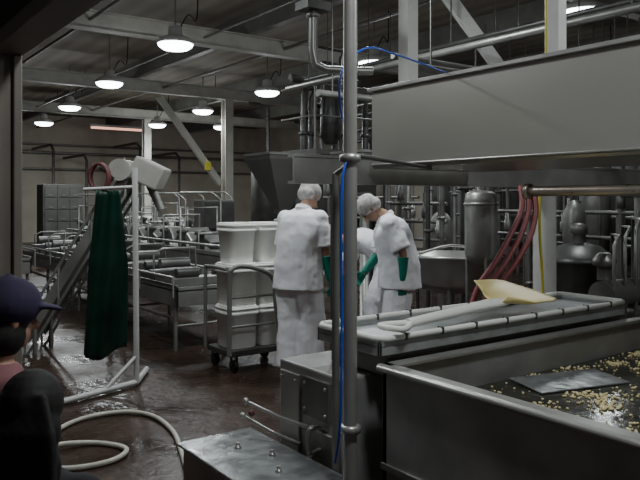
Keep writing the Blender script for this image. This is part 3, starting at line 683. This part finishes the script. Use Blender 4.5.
M().box(x-.35,y-.25,.0,x+.35,y+.25,.55).make('base',STEELD,t,.01)
M().tube([(x-.25,y,.72),(x+.25,y,.72)],.13,18).make('motor',STEELM,t)
for q in (-.22,-.05,.12):
    M().tube([(x+q,y-.1,.55),(x+q,y-.1,1.25+q*.4),(x+q+.08,y-.1,1.33+q*.4),(x+q+.3,y+.1,1.33+q*.4),(x+q+.3,y+.1,.8)],.016,10).make('pipe_loop',STEELM,t)
M().lathe((x-.05,y+.1,.84),[(.06,0),(.06,.12),(.10,.13),(.10,.18),(.05,.24)],16).make('valve',STEEL,t)
for k in range(3):
    o=.080*k
    M().tube([R(1.64+o*.6,5.72,1.66),R(1.62+o*.7,5.62,1.48),R(1.50+o,5.52,1.27),R(1.36+o,5.42,1.07),R(1.20+o,5.35,.86),R(1.10+o,5.3,.5),R(1.10+o,5.3,.02)],.023,10,curve=6).make('red_hose',RED,label='dark red rubber hose sagging from the beam',cat='hose',group='red hoses')
def vpipe(x,y,z0,z1,r,m=STEELB,turn=(0.4,0)):
    b=M().tube([(x,y,z0),(x,y,z1-.1),(x+turn[0]*.2,y+turn[1]*.2,z1),(x+turn[0],y+turn[1],z1)],r,10)
    for z in (z0+.5,(z0+z1)/2+.2): b.lathe((x,y,z),[(r,0),(r*1.7,.005),(r*1.7,.035),(r,.04)],12)
    b.make('process_pipe',m,label='upright stainless process pipe with clamp unions',cat='pipe',group='upright process pipes')
for (x,y,z1,r) in ((5.6,6.3,2.6,.025),(6.15,6.2,1.9,.03),(6.35,5.95,2.8,.022),(6.6,6.4,2.2,.035),(6.3,5.5,1.7,.02),(6.9,5.9,2.6,.05),(7.2,5.5,2.3,.025),(7.9,7.2,3.0,.07),(8.2,6.8,2.9,.03),(8.3,6.2,2.8,.045),(8.4,5.7,3.0,.03),(8.3,7.8,2.9,.04),(8.4,8.4,3.0,.03),(7.9,5.3,2.6,.03),(8.4,5.0,3.0,.06),(8.0,4.4,2.9,.03),(6.4,3.5,1.6,.03),(6.2,3.1,1.9,.025),(7.5,8.0,2.4,.05),(7.0,7.95,1.9,.04)):
    vpipe(x,y,0,z1,r,random.choice((STEEL,STEELM,STEELD,STEELD)),(0,random.choice((.3,-.3))))
for i in range(34):
    x=9.8+.06*i; y=3.5+((i*3.7)%10.0)
    vpipe(x,y,0,random.uniform(1.6,3.9),random.uniform(.025,.07),random.choice((STEEL,STEELM,STEELD,STEELD)),(0,random.choice((.5,-.5))))
def manifold(x,y0,y1,zs,lab,step=.38):
    t=T('valve_manifold',lab,'valve manifold',(x,(y0+y1)/2,0),'valve manifolds')
    for z in zs: M().tube([(x,y0,z),(x,y1,z)],.025,10).make('pipe_run',STEELM,t)
    y=y0+.15; k=0
    while y<y1:
        hh=(.35,.15,.5,.25)[k%4]
        M().tube([(x,y,0),(x,y,zs[-1]+hh)],(.018,.03,.014)[k%3],8).make('riser',STEELM,t)
        M().lathe((x,y,zs[k%len(zs)]+.05),[(.04,0),(.05,.02),(.05,.12),(.035,.14),(.035,.22),(.01,.24)],14).make('valve',(STEEL,STEELD,STEELM)[k%3],t)
        y+=step*(.7,1.3,1.0,.6)[k%4]; k+=1
manifold(6.9,6.6,7.7,(1.0,1.25,1.5),'bank of stainless valves and pipes')
manifold(7.6,3.0,6.5,(1.1,1.4,1.75),'bank of stainless valves and pipes')
manifold(8.7,9.0,12.0,(1.2,1.6,2.1),'bank of stainless valves and pipes')
manifold(9.2,4.0,8.6,(.9,1.3,1.7,2.2),'bank of stainless valves and pipes',.5)
for (x,y,r,z0,z1) in ((7.2,7.0,.16,.5,1.35),(8.75,7.6,.25,.4,1.9),(7.25,4.9,.13,.7,1.5),(8.75,5.6,.22,.6,2.1)):
    t=T('balance_tank','small upright dark steel balance tank among the pipes','tank',(x,y,0),'balance tanks')
    M().lathe((x,y,0),[(r*.2,z0),(r,z0+.12),(r,z1-.1),(r*.6,z1),(r*.15,z1+.05)],22).make('shell',STEELM,t)
    for a in range(3): M().tube([(x+r*.8*math.cos(a*2.1),y+r*.8*math.sin(a*2.1),0),(x+r*.8*math.cos(a*2.1),y+r*.8*math.sin(a*2.1),z0+.2)],.015,8).make('leg',STEELM,t)
# overhead pipes along the hall
k=0
for (x,z,r) in ((5.2,3.05,.04),(5.5,3.2,.03),(5.75,2.50,.045),(6.2,3.35,.03),(6.6,3.5,.05),(8.6,3.2,.04),(8.9,3.45,.03),(9.2,3.0,.05),(9.6,3.7,.04)):
    t=T('overhead_pipe','overhead stainless pipe hung below the beams','pipe',(x,2.5,z),'overhead pipes')
    M().tube([(x,-1.0,z),(x,(4.5 if x in (5.75,) else 7.9) if x<8.3 else 11.5,z)],r,10).make('pipe_run',(STEEL,STEELD,STEELD)[k%3],t)
    for yy in ((0.5,3.0) if x==5.75 else (0.5,3.0,5.2,7.4)): M().tube([(x,yy,z+r*.5),(x,yy,4.33 if yy!=5.2 else 4.06)],.008,6).make('hanger_rod',BEAMD,t)
    k+=1
for (y,z,r) in ((4.6,2.75,.04),(4.9,2.90,.03),(6.1,2.7,.04)):
    t=T('cross_pipe','stainless cross pipe running under the roof','pipe',(6,y,z),'cross pipes')
    M().tube([(4.4,y,z),(9.8,y,z)],r,10).make('pipe_run',STEEL,t)
    for xx in (4.6,6.9,9.5): M().tube([(xx,y,z),(xx,y,CZ)],.008,6).make('hanger_rod',BEAMD,t)
for (x,y,r,h) in ((12.8,7.5,.7,2.6),(12.8,9.6,.7,2.8),(12.8,12.2,.6,2.2),(11.0,14.2,.5,2.0),(12.8,5.0,.7,2.7),(13.0,18.5,.7,2.4),(9.6,15.5,.45,2.3)):
    t=T('storage_silo','upright cylindrical steel storage silo on legs','tank',(x,y,0),'storage silos')
    M().lathe((x,y,.3),[(r*.2,0),(r,.3),(r,h-.3),(r*.8,h-.15),(r*.2,h-.05)],28).make('shell',STEELD,t)
    for a in range(4): M().tube([(x+r*.85*math.cos(a*1.57),y+r*.85*math.sin(a*1.57),0),(x+r*.85*math.cos(a*1.57),y+r*.85*math.sin(a*1.57),.7)],.04,8).make('leg',STEEL,t)
    M().tube([(x,y,h+.2),(x,y,3.95),(x-.3,y,4.02),(x-.6,y,4.02)],.04,8).make('vent_pipe',STEELM,t)
for i,(z,r) in enumerate(((3.3,.05),(3.6,.04),(2.7,.04))):
    M().tube([(1.2,26.8,z),(15.9,26.8,z)],r,10).make('wall_pipe',STEEL,label='long horizontal pipe on the far wall',cat='pipe',group='wall pipes')
for (x,z0,z1) in ((3.2,0,2.4),(4.4,0,2.9),(6.5,0,3.2),(7.6,0,2.9),(9.5,0,3.4),(11,0,3.1)):
    M().tube([(x,24.0,z0),(x,24.0,z1),(x,24.3,z1+.2),(x,26.7,z1+.2)],.05,8).make('process_pipe',STEELD,label='upright pipe bending to the far wall',cat='pipe',group='upright far pipes')
cabinet(8.6,22.0,1.4,.7,1.7,2,3,'low grey steel equipment cabinet near the far wall')
cabinet(6.6,23.0,.9,.7,2.0,2,3,'tall grey steel equipment cabinet near the far wall')
# ------------------------------------------------------------------ world, camera
w=bpy.data.worlds.new('world'); bpy.context.scene.world=w; w.use_nodes=True
bg=w.node_tree.nodes['Background']; bg.inputs[0].default_value=(0.6,0.6,0.58,1); bg.inputs[1].default_value=0.065
cam=bpy.data.cameras.new('camera'); cam.sensor_width=36; cam.lens=36*700/640; cam.shift_y=-40/640; cam.clip_start=.02
co=bpy.data.objects.new('camera',cam); co.location=(0,0,1.55); co.rotation_euler=(math.pi/2,0,-math.radians(36)); link(co)
bpy.context.scene.camera=co
